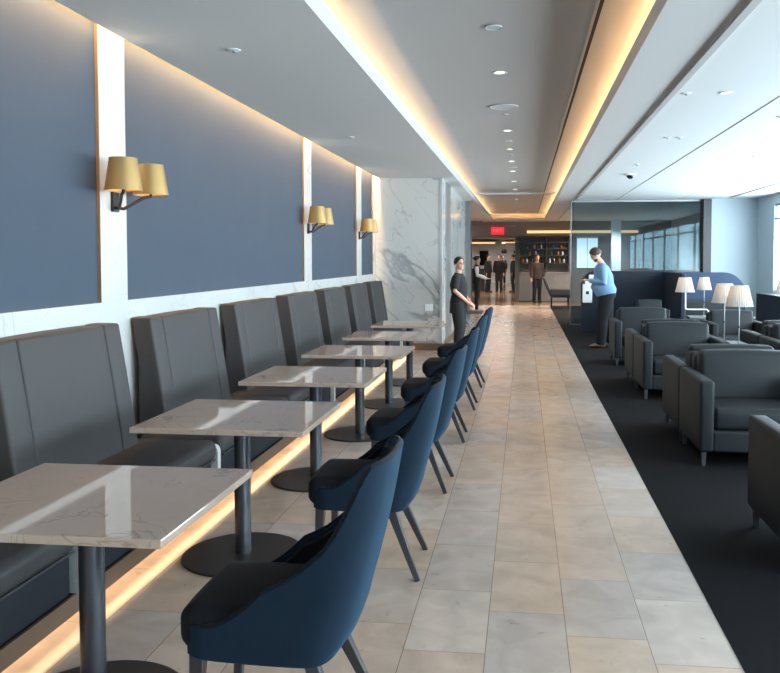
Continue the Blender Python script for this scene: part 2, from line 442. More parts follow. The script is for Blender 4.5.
# window wall: low sill, bays of windows
sbox('wall_right', 'navy', XW-.22, XW, YB, 17.7, 0, .8)
sbox('trim_23', 'steel', XW-.24, XW, YB, 17.7, .8, .815)
b = BM(); box(b, XW, XW+.2, YB, 17.3, 0, .85); box(b, XW, XW+.2, YB, 17.3, 2.66, 3.2); box(b, XW, XW+.2, 17.3, YF, 0, 3.2)
struct('wall_windows', b, 'wall_b')
bays = [(YB+i*2.6625, YB+(i+1)*2.6625) for i in range(8)]
for i, (a, c) in enumerate(bays):
    z0 = .85 if i < 8 else .6; z1 = 2.66 if i < 8 else 2.6
    w = BM()
    box(w, XW+.04, XW+.1, a, a+.03, z0, z1); box(w, XW+.04, XW+.1, c-.03, c, z0, z1)
    box(w, XW+.02, XW+.1, a, c, z0, z0+.04); box(w, XW+.02, XW+.1, a, c, z1-.04, z1)
    tz = 2.36 if i < 8 else 1.85
    box(w, XW+.02, XW+.1, a, c, tz-.02, tz+.02)
    fo = obj('window_%d' % (i+1), w, 'steel' if i < 8 else 'post', smooth=False); fo['kind'] = 'structure'
    g = BM(); box(g, XW+.055, XW+.06, a+.04, c-.04, z0+.04, z1-.04)
    obj('window_pane', g, 'glass_win', fo, smooth=False)
# pale far wall beside the windows, dark post, glass partition
sbox('wall_far_right', 'wall_b', 4.15, XW, YG-.2, YG+.1, 0, 2.9)
sbox('trim_24', 'post', 3.98, 4.15, YG-.25, YG+.1, 0, 2.86)
b = BM(); box(b, 1.08, 3.98, YG-.008, YG+.008, .03, 2.84)
g = obj('window_12', b, 'glass_in', smooth=False); g['kind'] = 'structure'
b = BM(); box(b, 1.06, 4.0, YG-.02, YG+.02, 0, .03); box(b, 1.06, 4.0, YG-.02, YG+.02, 2.83, 2.87); box(b, 1.06, 1.085, YG-.02, YG+.02, .03, 2.84)
obj('window_frame', b, 'steel', g, smooth=False)
sbox('column_pale', 'wall', 2.95, 3.25, 27.6, 27.9, 0, 2.86)
b = BM(); box(b, 1.875, 2.6, YF-.06, YF-.001, 1.2, 2.27); 
w9 = obj('window_13', b, 'lightbox', smooth=False); w9['kind'] = 'structure'
b = BM(); box(b, 2.22, 2.25, YF-.075, YF-.055, 1.2, 2.27); box(b, 1.85, 2.62, YF-.075, YF-.055, 2.25, 2.3); obj('window_frame', b, 'whitepaint', w9, smooth=False)
# wall behind the camera
sbox('wall_back', 'wall', -2.62, XW+.2, YB-.15, YB, 0, 3.2)

# ceilings
b = BM(); box(b, -2.40, -1.139, YB, YF, 2.88, 2.90); box(b, -1.165, -1.139, YB, YF-.1, 2.90, 3.0)
box(b, -2.42, -2.40, YB, YE, 2.88, 2.92)
struct('ceiling_left_soffit', b, 'ceil')
b = BM(); box(b, -1.139, -1.135, YB, YF-.1, 2.88, 3.0); struct('trim_25', b, 'lip')
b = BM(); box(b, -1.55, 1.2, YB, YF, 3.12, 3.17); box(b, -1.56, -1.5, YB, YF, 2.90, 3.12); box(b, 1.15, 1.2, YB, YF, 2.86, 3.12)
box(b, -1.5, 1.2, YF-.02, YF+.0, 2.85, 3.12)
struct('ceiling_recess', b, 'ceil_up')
b = BM(); box(b, .73, 1.2, YB, YF, 2.88, 2.90); box(b, .73, .755, YB, YF-.1, 2.90, 3.0)
struct('ceiling_right_soffit', b, 'ceil')
b = BM(); box(b, -1.139, .73, YF-.45, YF, 2.88, 2.90); box(b, -1.139, .73, YF-.45, YF-.42, 2.90, 2.96)
struct('ceiling_end_soffit', b, 'ceil')
b = BM(); box(b, 1.2, XW+.1, YB, YF, 2.873, 2.95); struct('ceiling_right', b, 'ceil_r')
b = BM(); box(b, -2.62, -1.5, YB, YF, 3.12, 3.17); box(b, -4.6, -2.62, YG, YF, 2.88, 2.93); box(b, -2.5, -2.4, YE+.01, YF, 2.88, 2.9); struct('ceiling_left_upper', b, 'ceil')
b = BM(); box(b, -2.62, XW+.2, YB, YF, 3.2, 3.25); struct('ceiling_slab', b, 'ceil')
sbox('trim_26', 'dark', .452, .478, YB, YF-.5, 3.112, 3.121)
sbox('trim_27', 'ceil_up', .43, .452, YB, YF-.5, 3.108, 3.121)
sbox('trim_28', 'lip', -1.134, .73, YG-.06, YG+.02, 3.02, 3.06)
sbox('trim_29', 'post', 2.07, 2.08, YB, YG-.2, 2.870, 2.874)
sbox('trim_30', 'steel', 3.45, 3.456, YB, YG-.2, 2.871, 2.874)
sbox('trim_31', 'post', 4.42, 4.5, YB, 18.1, 2.867, 2.874)

# ------------------------------------------------------------------ benches
ends = [3.09, 4.60, 6.09, 7.58, 9.05, 10.50, 11.95, 13.28]
starts = [1.66]+[e+.06 for e in ends[:-1]]
L = 1.425
def bench_parts(root, L):
    # local y runs 0..L along the wall, x stays in wall coordinates relative to X=-2.48
    b = BM(); soft_box(b, .0, .62, .005, L-.005, 0, .20, .02, 0, 3); obj('front_panel', b, 'bench_shaded', root)
    b = BM()
    def lean(q):
        return (q.x, q.y, q.z)
    soft_box(b, .12, .655, 0, L, .19, .315, .045, .006, 6); sc = obj('seat_cushion', b, 'bench', root)
    b = BM(); tube(b, [(.648, .03, .195), (.648, L-.03, .195)], .006, 6); obj('seat_piping', b, 'seam', sc)
    # backrest: three upholstered sections leaning to the wall
    def back(y0, y1, extra):
        b = BM()
        H = 1.02
        def shp(q):
            t = max(0, (q.z-.16)/(H-.16))
            front = q.x > .12
            x = q.x
            if front: x = q.x+.012*extra*(1-t) - .115*t**1.1
            return (x, q.y, q.z)
        soft_box(b, .045, .245, y0, y1, .22, H, .014, .004, 8, fn=shp)
        return b
    bo = .17; i0 = .16; i1 = L-.16
    obj('backrest', back(i0+bo+.002, i1-bo-.002, 1), 'bench', root)
    for (a, c) in ((i0, i0+bo-.002), (i1-bo+.002, i1)):
        obj('side_bolster', back(a, c, 1.25), 'bench', root)
    b = BM(); soft_box(b, .0, .12, i0, i1, .965, 1.018, .02, 0, 3); obj('top_roll', b, 'bench', root)
ordn = ['first', 'second', 'third', 'fourth', 'fifth', 'sixth', 'seventh', 'eighth']
blabels = ['grey upholstered bench nearest the camera, cut by the left edge of the photo',
    'grey upholstered bench facing the second nearest table, its full back at the left edge',
    'grey upholstered bench third from the camera, just right of the widest white marble stripe',
    'grey upholstered bench fourth from the camera along the blue wall',
    'grey upholstered bench fifth from the camera, in front of the middle wall lamp stripe',
    'grey upholstered bench sixth from the camera, third before the marble end wall',
    'grey upholstered bench second last before the marble end wall',
    'grey upholstered bench farthest away, touching the veined marble end wall']
b0 = thing('booth_bench', blabels[0], 'bench', (-2.48, starts[0], .15), group='booth benches along the blue wall')
bench_parts(b0, L)
for i in range(1, 8):
    o = dup(b0, (-2.48, starts[i], .15), label=blabels[i])
    o.scale = (1, (ends[i]-starts[i]-.004)/L, 1)
dlab = ['white marble divider between the nearest two grey benches, behind the front table pole',
    'white marble divider at the right end of the big grey bench by the left edge',
    'white marble divider between the third and fourth grey benches from the camera',
    'white marble divider between the fourth and fifth grey benches from the camera',
    'white marble divider between the fifth and sixth grey benches from the camera',
    'white marble divider between the sixth and seventh grey benches from the camera',
    'white marble divider between the two farthest grey benches']
for i in range(7):
    b = BM()
    poly = [(0, 0), (.6, 0)] + [(.6-.04+.04*math.cos(a), .27-.04+.04*math.sin(a)) for a in (0, .4, .8, 1.2, PI/2)] + [(0, .27)]
    prism(b, poly, 'y', 0, .046)
    o = obj('marble_divider', b, 'white_marble', bevel=.003, loc=(-2.484+.055, ends[i]+.006, .152))
    tag(o, dlab[i], 'divider', 'marble dividers between the benches')

# ------------------------------------------------------------------ tables
def make_table(label):
    t = thing('cafe_table', label, 'table', group='marble cafe tables along the benches')
    b = BM(); box(b, -.415, .435, -.39, .39, .715, .742); obj('tabletop', b, 'table_marble', t, bevel=.003, smooth=False)
    b = BM(); lathe(b, [(.0, 0), (.31, 0), (.312, .006), (.308, .012), (.05, .018), (.0, .018)], 64); obj('base_plate', b, 'disc', t)
    b = BM(); lathe(b, [(.042, .015), (.042, .70)], 28, closed=True); obj('pole', b, 'pole', t)
    b = BM(); lathe(b, [(.043, .695), (.12, .700), (.12, .715)], 28, closed=True); obj('mounting_plate', b, 'black', t)
    return t
tl = ['marble topped cafe table nearest the camera, in the lower left corner',
      'marble topped cafe table second from the camera, behind the front chair back',
      'marble topped cafe table third from the camera',
      'marble topped cafe table fourth from the camera',
      'marble topped cafe table second farthest, one before the table by the end wall',
      'marble topped cafe table farthest away, in front of the marble end wall']
ty = [2.55, 3.99, 5.42, 6.87, 8.32, 9.79]
t0 = make_table(tl[0]); t0.location = (-1.465, ty[0], 0)
for i in range(1, 6): dup(t0, (-1.465+.012*i, ty[i], 0), label=tl[i])

# ------------------------------------------------------------------ dining chairs
def make_chair(label):
    t = thing('dining_chair', label, 'chair', group='blue velvet chairs along the aisle')
    # seat: thick pad, front at -x
    b = BM()
    def sh(q):
        f = (q.x+.29)/.5           # narrower and slightly higher towards the front
        return (q.x, q.y*(0.93+.07*min(1, f)), q.z+.012*(1-f) if q.z > .4 else q.z)
    soft_box(b, -.30, .165, -.222, .222, .345, .475, .045, .02, 8, fn=sh)
    obj('seat', b, 'velvet_dk', t)
    # shell wrapping round seat and back
    def plan(s, z, inset):
        # s in -1..1, U curve open to -x
        sg = 1 if s >= 0 else -1; a = abs(s)
        W = .25; D = .16; xs = .07
        zt = max(0, (z-.45)/.52)
        lean = .13*zt**1.1 + .02*math.sin(PI*max(0, min(1, (z-.34)/.63)))
        if z < .45 and a < .62: lean -= .045*((.45-z)/.11)**2*math.cos(a/.62*PI/2)
        Wz = W*(1-.10*zt)-inset; Dz = D-inset
        if a > .62:
            f = (a-.62)/.38
            return (xs-.345*f+lean*(1-f), sg*(Wz-.022*f*f-.03*max(0, f-.88)/.12), z)
        ph = a/.62*PI/2
        p = .62
        return (xs+Dz*math.cos(ph)**p+lean, sg*Wz*math.sin(ph)**p, z)
    def top(s):
        a = abs(s)
        if a < .38: return .945-.01*(a/.38)**2
        if a < .74:
            g = (a-.38)/.36
            return .935-.36*(g*g*(3-2*g))
        g = min(1, (a-.74)/.2)
        return .575-.135*g*(2-g)
    ns, nv = 56, 12
    def surf(b, inset, z0, zoff):
        G = []
        for i in range(ns+1):
            s = -1+2*i/ns; h = top(s)+zoff
            G.append([b.verts.new(plan(s, z0+(h-z0)*j/nv, inset)) for j in range(nv+1)])
        return G
    b = BM()
    A = surf(b, 0, .34, 0); B = surf(b, .022, .34, 0)
    for i in range(ns):
        for j in range(nv):
            b.faces.new((A[i][j], A[i+1][j], A[i+1][j+1], A[i][j+1])); b.faces.new((B[i][j], B[i][j+1], B[i+1][j+1], B[i+1][j]))
        b.faces.new((A[i][nv], A[i+1][nv], B[i+1][nv], B[i][nv])); b.faces.new((A[i][0], B[i][0], B[i+1][0], A[i+1][0]))
    for i in (0, ns):
        for j in range(nv): b.faces.new((A[i][j], A[i][j+1], B[i][j+1], B[i][j]))
    sh_o = obj('back_shell', b, 'velvet', t, bevel=.006)
    # inner padding
    b = BM()
    A = surf(b, .0225, .44, -.022); B = surf(b, .036, .44, -.03)
    for i in range(ns):
        for j in range(nv):
            b.faces.new((A[i][j], A[i+1][j], A[i+1][j+1], A[i][j+1])); b.faces.new((B[i][j], B[i][j+1], B[i+1][j+1], B[i+1][j]))
        b.faces.new((A[i][nv], A[i+1][nv], B[i+1][nv], B[i][nv])); b.faces.new((A[i][0], B[i][0], B[i+1][0], A[i+1][0]))
    for i in (0, ns):
        for j in range(nv): b.faces.new((A[i][j], A[i][j+1], B[i][j+1], B[i][j]))
    obj('inner_back_pad', b, 'velvet_dk', t, bevel=.008)
    b = BM(); pts = []
    for i in range(ns+1):
        s = -1+2*i/ns; p = plan(s, top(s)+.001, .012); pts.append(p)
    tube(b, pts, .007, 6); obj('piping', b, 'velvet_dk', sh_o)
    b = BM(); box(b, -.25, .14, -.2, .2, .33, .35); obj('seat_frame', b, 'leg', t, bevel=.005)
    for (x, y, ex, ey) in ((-.24, .19, -.02, .0), (-.24, -.19, -.02, 0), (.09, .145, .145, .065), (.09, -.145, .145, -.065)):
        b = BM()
        loft(b, [(x+ex, y+ey, 0), (x+ex*.5, y+ey*.5, .17), (x, y, .345)], [(.018, .018), (.024, .024), (.032, .032)], 4, ref=(1, 1, 0))
        obj('leg', b, 'leg', t, bevel=.003)
    return t
cl = ['blue velvet dining chair nearest the camera, at the bottom of the photo',
      'blue velvet dining chair second from the camera, at the second marble table',
      'blue velvet dining chair third from the camera along the aisle',
      'blue velvet dining chair fourth from the camera along the aisle',
      'blue velvet dining chair second farthest along the aisle',
      'blue velvet dining chair farthest along the aisle, nearest the folding stand']
cy_ = [2.50, 3.95, 5.40, 6.85, 8.30, 9.72]
c0 = make_chair(cl[0]); c0.location = (-.745, cy_[0], 0)
for i in range(1, 6): dup(c0, (-.745+.004*i, cy_[i], 0), rz=(0, .03, -.02, .02, .0, -.03)[i], label=cl[i])

# ------------------------------------------------------------------ wall sconces
def make_sconce(label):
    t = thing('wall_sconce', label, 'lamp', group='twin gold sconces on the marble stripes')
    b = BM(); box(b, .0, .02, -.035, .035, -.06, .06); obj('back_plate', b, 'black', t, bevel=.003)
    for sg in (-1, 1):
        y = sg*.172; x = .155
        b = BM(); tube(b, [(.015, sg*.004, -.035), (.05, sg*.03, -.04), (.09, sg*.085, .0), (x-.03, y*.82, .035), (x, y, .045), (x, y, .07)], .0105, 10)
        a = obj('arm', b, 'black', t)
        b = BM(); lathe(b, [(.106, .055), (.107, .052), (.078, .243), (.0, .245), (.0, .241), (.075, .239), (.103, .055)], 40, (x, y, 0)); shd = obj('lamp_shade', b, 'gold', t)
        b = BM(); lathe(b, [(.018, .07), (.018, .11)], 12, (x, y, 0), closed=True); obj('lamp_socket', b, 'black', a)
        b = BM(); ball(b, (x, y, .14), (.028, .028, .035)); obj('light_bulb', b, 'bulb', t)
        b = BM(); lathe(b, [(.101, .06), (.076, .232)], 32, (x, y, 0)); obj('shade_lining', b, 'gold_in', shd)
    return t
s0 = make_sconce('twin gold shade wall lamp on the nearest marble stripe, largest of three')
s0.location = (-2.482, 4.635, 1.89)
dup(s0, (-2.482, 9.04, 1.89), label='twin gold shade wall lamp on the middle marble stripe')
dup(s0, (-2.482, 11.92, 1.89), label='twin gold shade wall lamp farthest away, next to the marble end wall')

# ------------------------------------------------------------------ armchairs
def make_armchair(label, w=.92, d=.80):
    # faces -y; origin at centre of footprint
    t = thing('armchair', label, 'armchair', group='slate lounge armchairs on the carpet')
    x0, x1, y0, y1 = -w/2, w/2, -d/2, d/2; T = .105
    for (a, c) in ((x0, x0+T), (x1-T, x1)):
        b = BM(); soft_box(b, a, c, y0, y1, .11, .64, .022, .006, 5); obj('armrest', b, 'arm', t)
    b = BM(); soft_box(b, x0+T-.01, x1-T+.01, y0+.004, y1-.1, .11, .27, .02, 0, 4); obj('seat_frame', b, 'arm', t)
    b = BM(); soft_box(b, x0+T-.01, x1-T+.01, y1-.15, y1-.002, .11, .76, .03, .004, 4); obj('backrest', b, 'arm', t)
    b = BM(); soft_box(b, x0+T+.006, x1-T-.006, y0+.02, y1-.15, .27, .43, .035, .014, 6); obj('seat_cushion', b, 'arm', t)
    b = BM()
    def ln(q): return (q.x, q.y+(q.z-.4)*.16-.04, q.z)
    soft_box(b, x0+T+.01, x1-T-.01, y1-.29, y1-.13, .42, .80, .032, .014, 6, fn=ln); obj('back_cushion', b, 'arm', t)
    for (x, y) in ((x0+.04, y0+.05), (x1-.04, y0+.05), (x0+.04, y1-.05), (x1-.04, y1-.05)):
        b = BM(); loft(b, [(x, y, 0), (x, y, .112)], [(.018, .018), (.026, .026)], 4, ref=(1, 1, 0)); obj('leg', b, 'steel', t, bevel=.002)
    return t
CX = (1.755, 3.185, 4.5)
spots = [ # x, y, facing (0: towards camera, PI: away), label
  (CX[0], 4.38, PI, 'slate armchair cut off by the right edge, nearest the camera, facing away'),
  (CX[0], 6.44, 0, 'slate armchair facing the camera beside the aisle, largest fully visible'),
  (CX[0], 7.27, PI, 'slate armchair facing away directly behind the largest armchair'),
  (CX[0], 9.27, 0, 'slate armchair facing the camera beside the aisle, second row back'),
  (CX[0], 10.10, PI, 'slate armchair facing away behind the second row armchair'),
  (CX[0], 12.02, 0, 'slate armchair facing the camera beside the man in the blue shirt'),
  (CX[1], 6.44, 0, 'slate armchair right of the largest armchair, mostly beyond the right edge'),
  (CX[1], 7.27, PI, 'slate armchair facing away behind the rightmost near armchair'),
  (CX[1], 9.27, 0, 'slate armchair facing the camera at the right edge, second row back'),
  (CX[1], 10.10, PI, 'slate armchair facing away near the right edge, beside the overlapping table lamps'),
  (CX[1], 12.02, 0, 'slate armchair facing the camera behind the two overlapping table lamps'),
  (2.75, 14.55, 0, 'small grey armchair inside the navy booth, left of the farther lamps'),
]
a0 = make_armchair(spots[0][3]); a0.location = (spots[0][0], spots[0][1], .004); a0.rotation_euler = (0, 0, spots[0][2])
for (x, y, r, lb) in spots[1:]:
    if (x, y) in ((CX[1], 6.44), (CX[1], 7.27)): continue   # outside the frame
    o = dup(a0, (x, y, .004), rz=r, label=lb)
    if (x, y) == (CX[1], 12.02): o.location.x = 3.04; o.scale = (.87, 1, .965)
    if 'small grey' in lb: o.location = (2.30, 14.9, .004); o.scale = (.62, .8, .97)

# sofa in the booth
t = thing('booth_sofa', 'low pale grey sofa against the blue partition, behind the lamps', 'sofa', (3.53, 15.6, .004))
b = BM(); soft_box(b, -.55, .55, -.35, .35, .1, .42, .03, .01, 4); obj('seat', b, 'arm', t)
b = BM(); soft_box(b, -.55, .55, .2, .38, .3, .74, .04, .01, 4); obj('backrest', b, 'arm', t)
for x in (-.5, .5):
    for y in (-.3, .3):
        b = BM(); lathe(b, [(.018, 0), (.022, .1)], 10, (x, y, 0), closed=True); obj('leg', b, 'steel', t)

# ------------------------------------------------------------------ side tables and lamps
def make_side(label):
    t = thing('side_table', label, 'table', group='small side tables between armchairs')
    b = BM(); box(b, -.17, .17, -.55, .55, .50, .53); obj('table_top', b, 'stone_grey', t, bevel=.004)
    for (x, y) in ((-.15, -.5), (.15, -.5), (-.15, .5), (.15, .5)):
        b = BM(); box(b, x-.012, x+.012, y-.012, y+.012, 0, .5); obj('leg', b, 'black', t, bevel=.002)
    return t
st = make_side('narrow side table under the two overlapping lamps'); st.location = (2.47, 9.6, .004)
dup(st, (2.75, 12.95, .004), rz=PI/2, label='narrow side table under the lamp left of the pair')
dup(st, (3.85, 12.1, .004), label='narrow side table at the right edge, by the window')
dup(st, (3.4, 14.4, .004), rz=PI/2, label='narrow side table in front of the low pale grey sofa')
def make_lamp(label):
    # pleated shade, thin stem, weighted foot
    t = thing('table_lamp', label, 'lamp', group='pleated shade lamps among the armchairs')
    b = BM(); lathe(b, [(.0, 0), (.075, 0), (.078, .008), (.02, .018), (.0, .018)], 28); obj('foot', b, 'steel', t)
    b = BM(); lathe(b, [(.0075, .015), (.0075, .60)], 10, closed=True); stm = obj('stem', b, 'steel', t)
    b = BM(); lathe(b, [(.011, .24), (.014, .25), (.011, .26)], 10, closed=True); obj('switch', b, 'black', stm)
    b = BM(); lathe(b, [(.147, .48), (.092, .71)], 144, pleat=.02, pn=36); obj('lamp_shade', b, 'pleat', t)
    b = BM(); lathe(b, [(.093, .705), (.093, .709), (.012, .709)], 24)
    for k in range(3):
        a = k*2*PI/3; tube(b, [(0, 0, .60), (.09*math.cos(a), .09*math.sin(a), .705)], .003, 6)
    obj('shade_frame', b, 'steel', t)
    b = BM(); ball(b, (0, 0, .635), (.026, .026, .034)); obj('light_bulb', b, 'bulb2', t)
    return t
l0 = make_lamp('pleated white lamp in front of another lamp, the right one of the overlapping pair')
l0.location = (2.38, 9.2, .534)
dup(l0, (2.39, 9.9, .534), label='pleated white lamp partly hidden behind another, the left one of the overlapping pair')
l1 = dup(l0, (2.52, 12.95, .534), label='pleated white lamp with a bent white stem, leftmost of the lamps')
dup(l0, (3.78, 12.1, .534), label='pleated white lamp cut by the right edge of the photo')
l4 = dup(l0, (3.13, 14.4, .534), label='smallest pleated white lamp, in front of the blue partition'); l4.scale = (.85, .85, .96)
# bent white stem of the leftmost lamp
for c in list(l1.children):
    if c.name.startswith(('stem', 'foot')):
        for q in list(c.children): bpy.data.objects.remove(q)
        bpy.data.objects.remove(c)
b = BM(); tube(b, [(.01, 0, .60), (.01, 0, .24), (.015, 0, .215), (.04, 0, .205), (.34, 0, .205), (.36, 0, .19), (.36, 0, .03)], .011, 10); obj('stem', b, 'whitepaint', l1)
b = BM(); lathe(b, [(.0, .035), (.075, .035), (.078, .043), (.0, .05)], 28, (.36, 0, 0)); obj('foot', b, 'whitepaint', l1)
l1.rotation_euler = (0, 0, 0)
b = BM(); lathe(b, [(0, 0), (.05, .0), (.085, .03), (.08, .034), (.045, .01), (0, .008)], 28)
tag(obj('shallow_bowl', b, 'black', loc=(2.62, 12.9, .534)), 'small dark bowl on the side table below the leftmost lamp', 'bowl')

# ------------------------------------------------------------------ navy booth partitions
def arch_panel(name, m, x0, x1, y0, y1, h, rl, rr, label, seg=10):
    poly = [(x0, 0), (x1, 0)]
    if rr: poly += [(x1-rr+rr*math.cos(a), h-rr+rr*math.sin(a)) for a in [PI/2*i/seg for i in range(seg+1)]]
    else: poly += [(x1, h)]
    if rl: poly += [(x0+rl+rl*math.cos(a), h-rl+rl*math.sin(a)) for a in [PI/2+PI/2*i/seg for i in range(seg+1)]]
    else: poly += [(x0, h)]
    b = BM(); prism(b, poly, 'y', y0, y1)
    return tag(obj(name, b, m, bevel=.01, loc=(0, 0, .004)), label, 'partition')
pa = arch_panel('booth_partition', 'navy', 1.18, 3.05, 16.8, 16.9, 1.28, .3, 0, 'long dark navy booth partition with a rounded left corner, behind the man')
b = BM(); box(b, 2.84, 2.94, 15.0, 16.79, 0, 1.27)
tag(obj('booth_partition', b, 'navy', bevel=.03, seg=4, loc=(0, 0, .004)), 'dark navy booth side wing ending in a rounded edge left of the leftmost lamp', 'partition')
arch_panel('booth_partition', 'navy2', 3.06, 4.55, 17.1, 17.2, 1.25, 0, .45, 'lighter blue booth partition with a rounded right corner, beside the pale wall')
# wall-mounted dispenser on the partition
t = thing('hand_sanitizer_stand', 'white rectangular panel unit on the navy partition in front of the man', 'dispenser', (1.3, 16.757, .004))
b = BM(); soft_box(b, -.095, .10, -.04, .045, .62, 1.08, .02, 0, 3); obj('housing', b, 'paper', t)
b = BM(); soft_box(b, .03, .15, -.04, .045, 1.04, 1.2, .02, 0, 3); obj('upper_box', b, 'paper', t)
b = BM(); box(b, -.03, .03, -.048, -.04, .80, .86); obj('slot', b, 'black', t)

# ------------------------------------------------------------------ folding tray stand
t = thing('tray_stand', 'grey folding tray stand with crossed legs, right of the standing woman', 'stand', (-.95, 14.9, 0))
b = BM(); soft_box(b, -.19, .19, -.2, .2, .52, .58, .02, .01, 3); obj('tray', b, 'post', t)
for y in (-.17, .17):
    for sg in (-1, 1):
        b = BM(); tube(b, [(-.18*sg, y+.006*sg, .0), (.18*sg, y+.006*sg, .525)], .011, 8); obj('leg', b, 'steel', t)
b = BM(); tube(b, [(-.11, -.17, .1), (-.11, .17, .1)], .008, 8); tube(b, [(.11, -.17, .1), (.11, .17, .1)], .008, 8); obj('cross_bar', b, 'steel', t)

# outlet
t = thing('wall_outlet', 'small square white wall plate on the marble end wall', 'outlet', (-1.58, YE-.001, .72))
b = BM(); box(b, -.066, .066, -.008, 0, -.058, .058); obj('cover_plate', b, 'paper', t, bevel=.003)
b = BM(); box(b, -.03, .03, -.011, -.007, -.035, .035); obj('socket', b, 'whitepaint', t, bevel=.002)

# letters on the side wall (small dark characters, one above the other)
def text_obj(name, s, size, m, loc, rot, parent=None, depth=.004):
    cu = bpy.data.curves.new(name+'_c', 'FONT'); cu.body = s; cu.size = size; cu.extrude = depth; cu.align_x = 'CENTER'; cu.align_y = 'CENTER'
    tmp = bpy.data.objects.new(name+'_t', cu); COL.objects.link(tmp)
    dg = bpy.context.evaluated_depsgraph_get(); me = bpy.data.meshes.new_from_object(tmp.evaluated_get(dg))
    bpy.data.objects.remove(tmp)
    me.materials.clear(); me.materials.append(M[m])
    o = bpy.data.objects.new(name, me); COL.objects.link(o); o.location = loc; o.rotation_euler = rot
    if parent: o.parent = parent
    return o
t = thing('wall_symbols', 'column of four small dark symbols on the polished side wall above the standing person', 'sign', (-1.3695, 15.36, 1.70))
for k in range(4):
    zc = .13-.085*k
    b = BM()
    ball(b, (.002, 0, zc+.018), (.003, .022, .012), 12, 6)
    if k % 2: box(b, 0, .004, -.03, .03, zc-.025, zc+.002)
    else: box(b, 0, .004, -.016, .016, zc-.03, zc+.002)
    obj('symbol', b, 'black', t)

# exit sign on the far header
t = thing('exit_sign', 'glowing red EXIT sign above the far opening', 'sign', (-.955, YF-.05, 2.53))
b = BM(); box(b, -.23, .23, -.02, .03, -.13, .13); obj('sign_panel', b, 'exit_box', t, bevel=.01)
text_obj('lettering', 'EXIT', .17, 'red_em', (0, -.024, 0), (PI/2, 0, 0), t)

# ------------------------------------------------------------------ ceiling fixtures
def fixture(kind, x, y, z, label, r=.05):
    if kind == 'lit':
        t = thing('downlight', label, 'light', (x, y, z), group='recessed lights in the aisle ceiling')
        b = BM(); lathe(b, [(r, 0), (r*1.25, -.003), (r*1.25, -.006), (r*.85, -.004), (r*.85, 0)], 28); obj('trim_ring', b, 'whitepaint', t)
        b = BM(); lathe(b, [(0, -.002), (r*.84, -.003)], 24); obj('lens', b, 'led', t)
    elif kind == 'ring':
        t = thing('ceiling_speaker', label, 'speaker', (x, y, z), group='round ceiling speakers')
        b = BM(); lathe(b, [(r, -.002), (r*1.12, -.004), (r*1.12, -.012), (r, -.010)], 36); obj('rim', b, 'whitepaint', t)
        b = BM(); lathe(b, [(0, -.008), (r, -.008)], 32); obj('grille', b, 'ceil', t)
    else:
        t = thing('ceiling_sprinkler', label, 'sprinkler', (x, y, z), group='sprinkler heads in the ceiling')
        b = BM(); lathe(b, [(r*.9, .004), (r, -.004), (r*.5, -.008), (0, -.008)], 24); obj('escutcheon', b, 'whitepaint', t)
        b = BM(); lathe(b, [(.01, -.006), (.01, -.014), (.014, -.016), (0, -.018)], 12); obj('head', b, 'steel', t)
    return t
aisle = [('ring', 5.5, .05), ('lit', 6.85, .05), ('ring', 8.37, .13), ('spk', 8.85, .035), ('lit', 9.95, .05), ('spk', 10.85, .05), ('lit', 11.65, .04), ('spk', 12.3, .04),
         ('lit', 13.1, .05), ('ring', 13.95, .07), ('lit', 14.6, .05), ('lit', 16.5, .05), ('lit', 18.4, .05), ('spk', 19.8, .05), ('lit', 21.5, .05), ('spk', 23.0, .05), ('lit', 27.4, .06)]
names = {'ring': 'round flush ceiling disc', 'lit': 'small lit recessed downlight', 'spk': 'small metal sprinkler head'}
cnt = {}
for kd, y, r in aisle:
    cnt[kd] = cnt.get(kd, 0)+1
    fixture(kd, -.21, y, 3.119, '%s, %s from the camera above the aisle' % (names[kd], (ordn+['ninth', 'tenth'])[cnt[kd]-1]), r)
RL = [('spk', 1.29, 6.67, 'small sprinkler at the ceiling step, first from the camera on the right side'),
      ('lit', 1.6, 6.67, 'dim recessed downlight over the armchairs, nearest the camera'),
      ('spk', 2.38, 7.85, 'sprinkler on the white ceiling near the top right corner of the photo'),
      ('spk', 1.56, 9.07, 'left one of two small sprinklers side by side on the white ceiling'),
      ('spk', 1.69, 9.08, 'right one of two small sprinklers side by side on the white ceiling'),
      ('spk', 1.58, 11.6, 'sprinkler just in front of the dark ceiling camera'),
      ('spk', 3.5, 16.9, 'sprinkler near the far end of the white ceiling'),
      ('spk', 2.97, 10.84, 'sprinkler right of the long dark ceiling seam'),
      ('spk', 3.03, 13.9, 'sprinkler right of the ceiling seam, second from the far end')]
for kd, x, y, lb in RL: fixture(kd, x, y, 2.8725, lb, .04)
fixture('spk', -1.85, 5.0, 2.879, 'flush sprinkler disc on the left soffit, nearest the camera', .045)
fixture('spk', -1.9, 8.7, 2.879, 'flush sprinkler disc on the left soffit, farther from the camera', .045)
t = thing('ceiling_camera', 'dark dome security camera on the white ceiling', 'camera', (1.66, 12.96, 2.873))
b = BM(); lathe(b, [(.09, 0), (.09, -.015), (.07, -.02), (0, -.02)], 28); obj('mount', b, 'whitepaint', t)
b = BM(); ball(b, (0, 0, -.02), (.06, .06, .055)); obj('dome', b, 'screen', t)

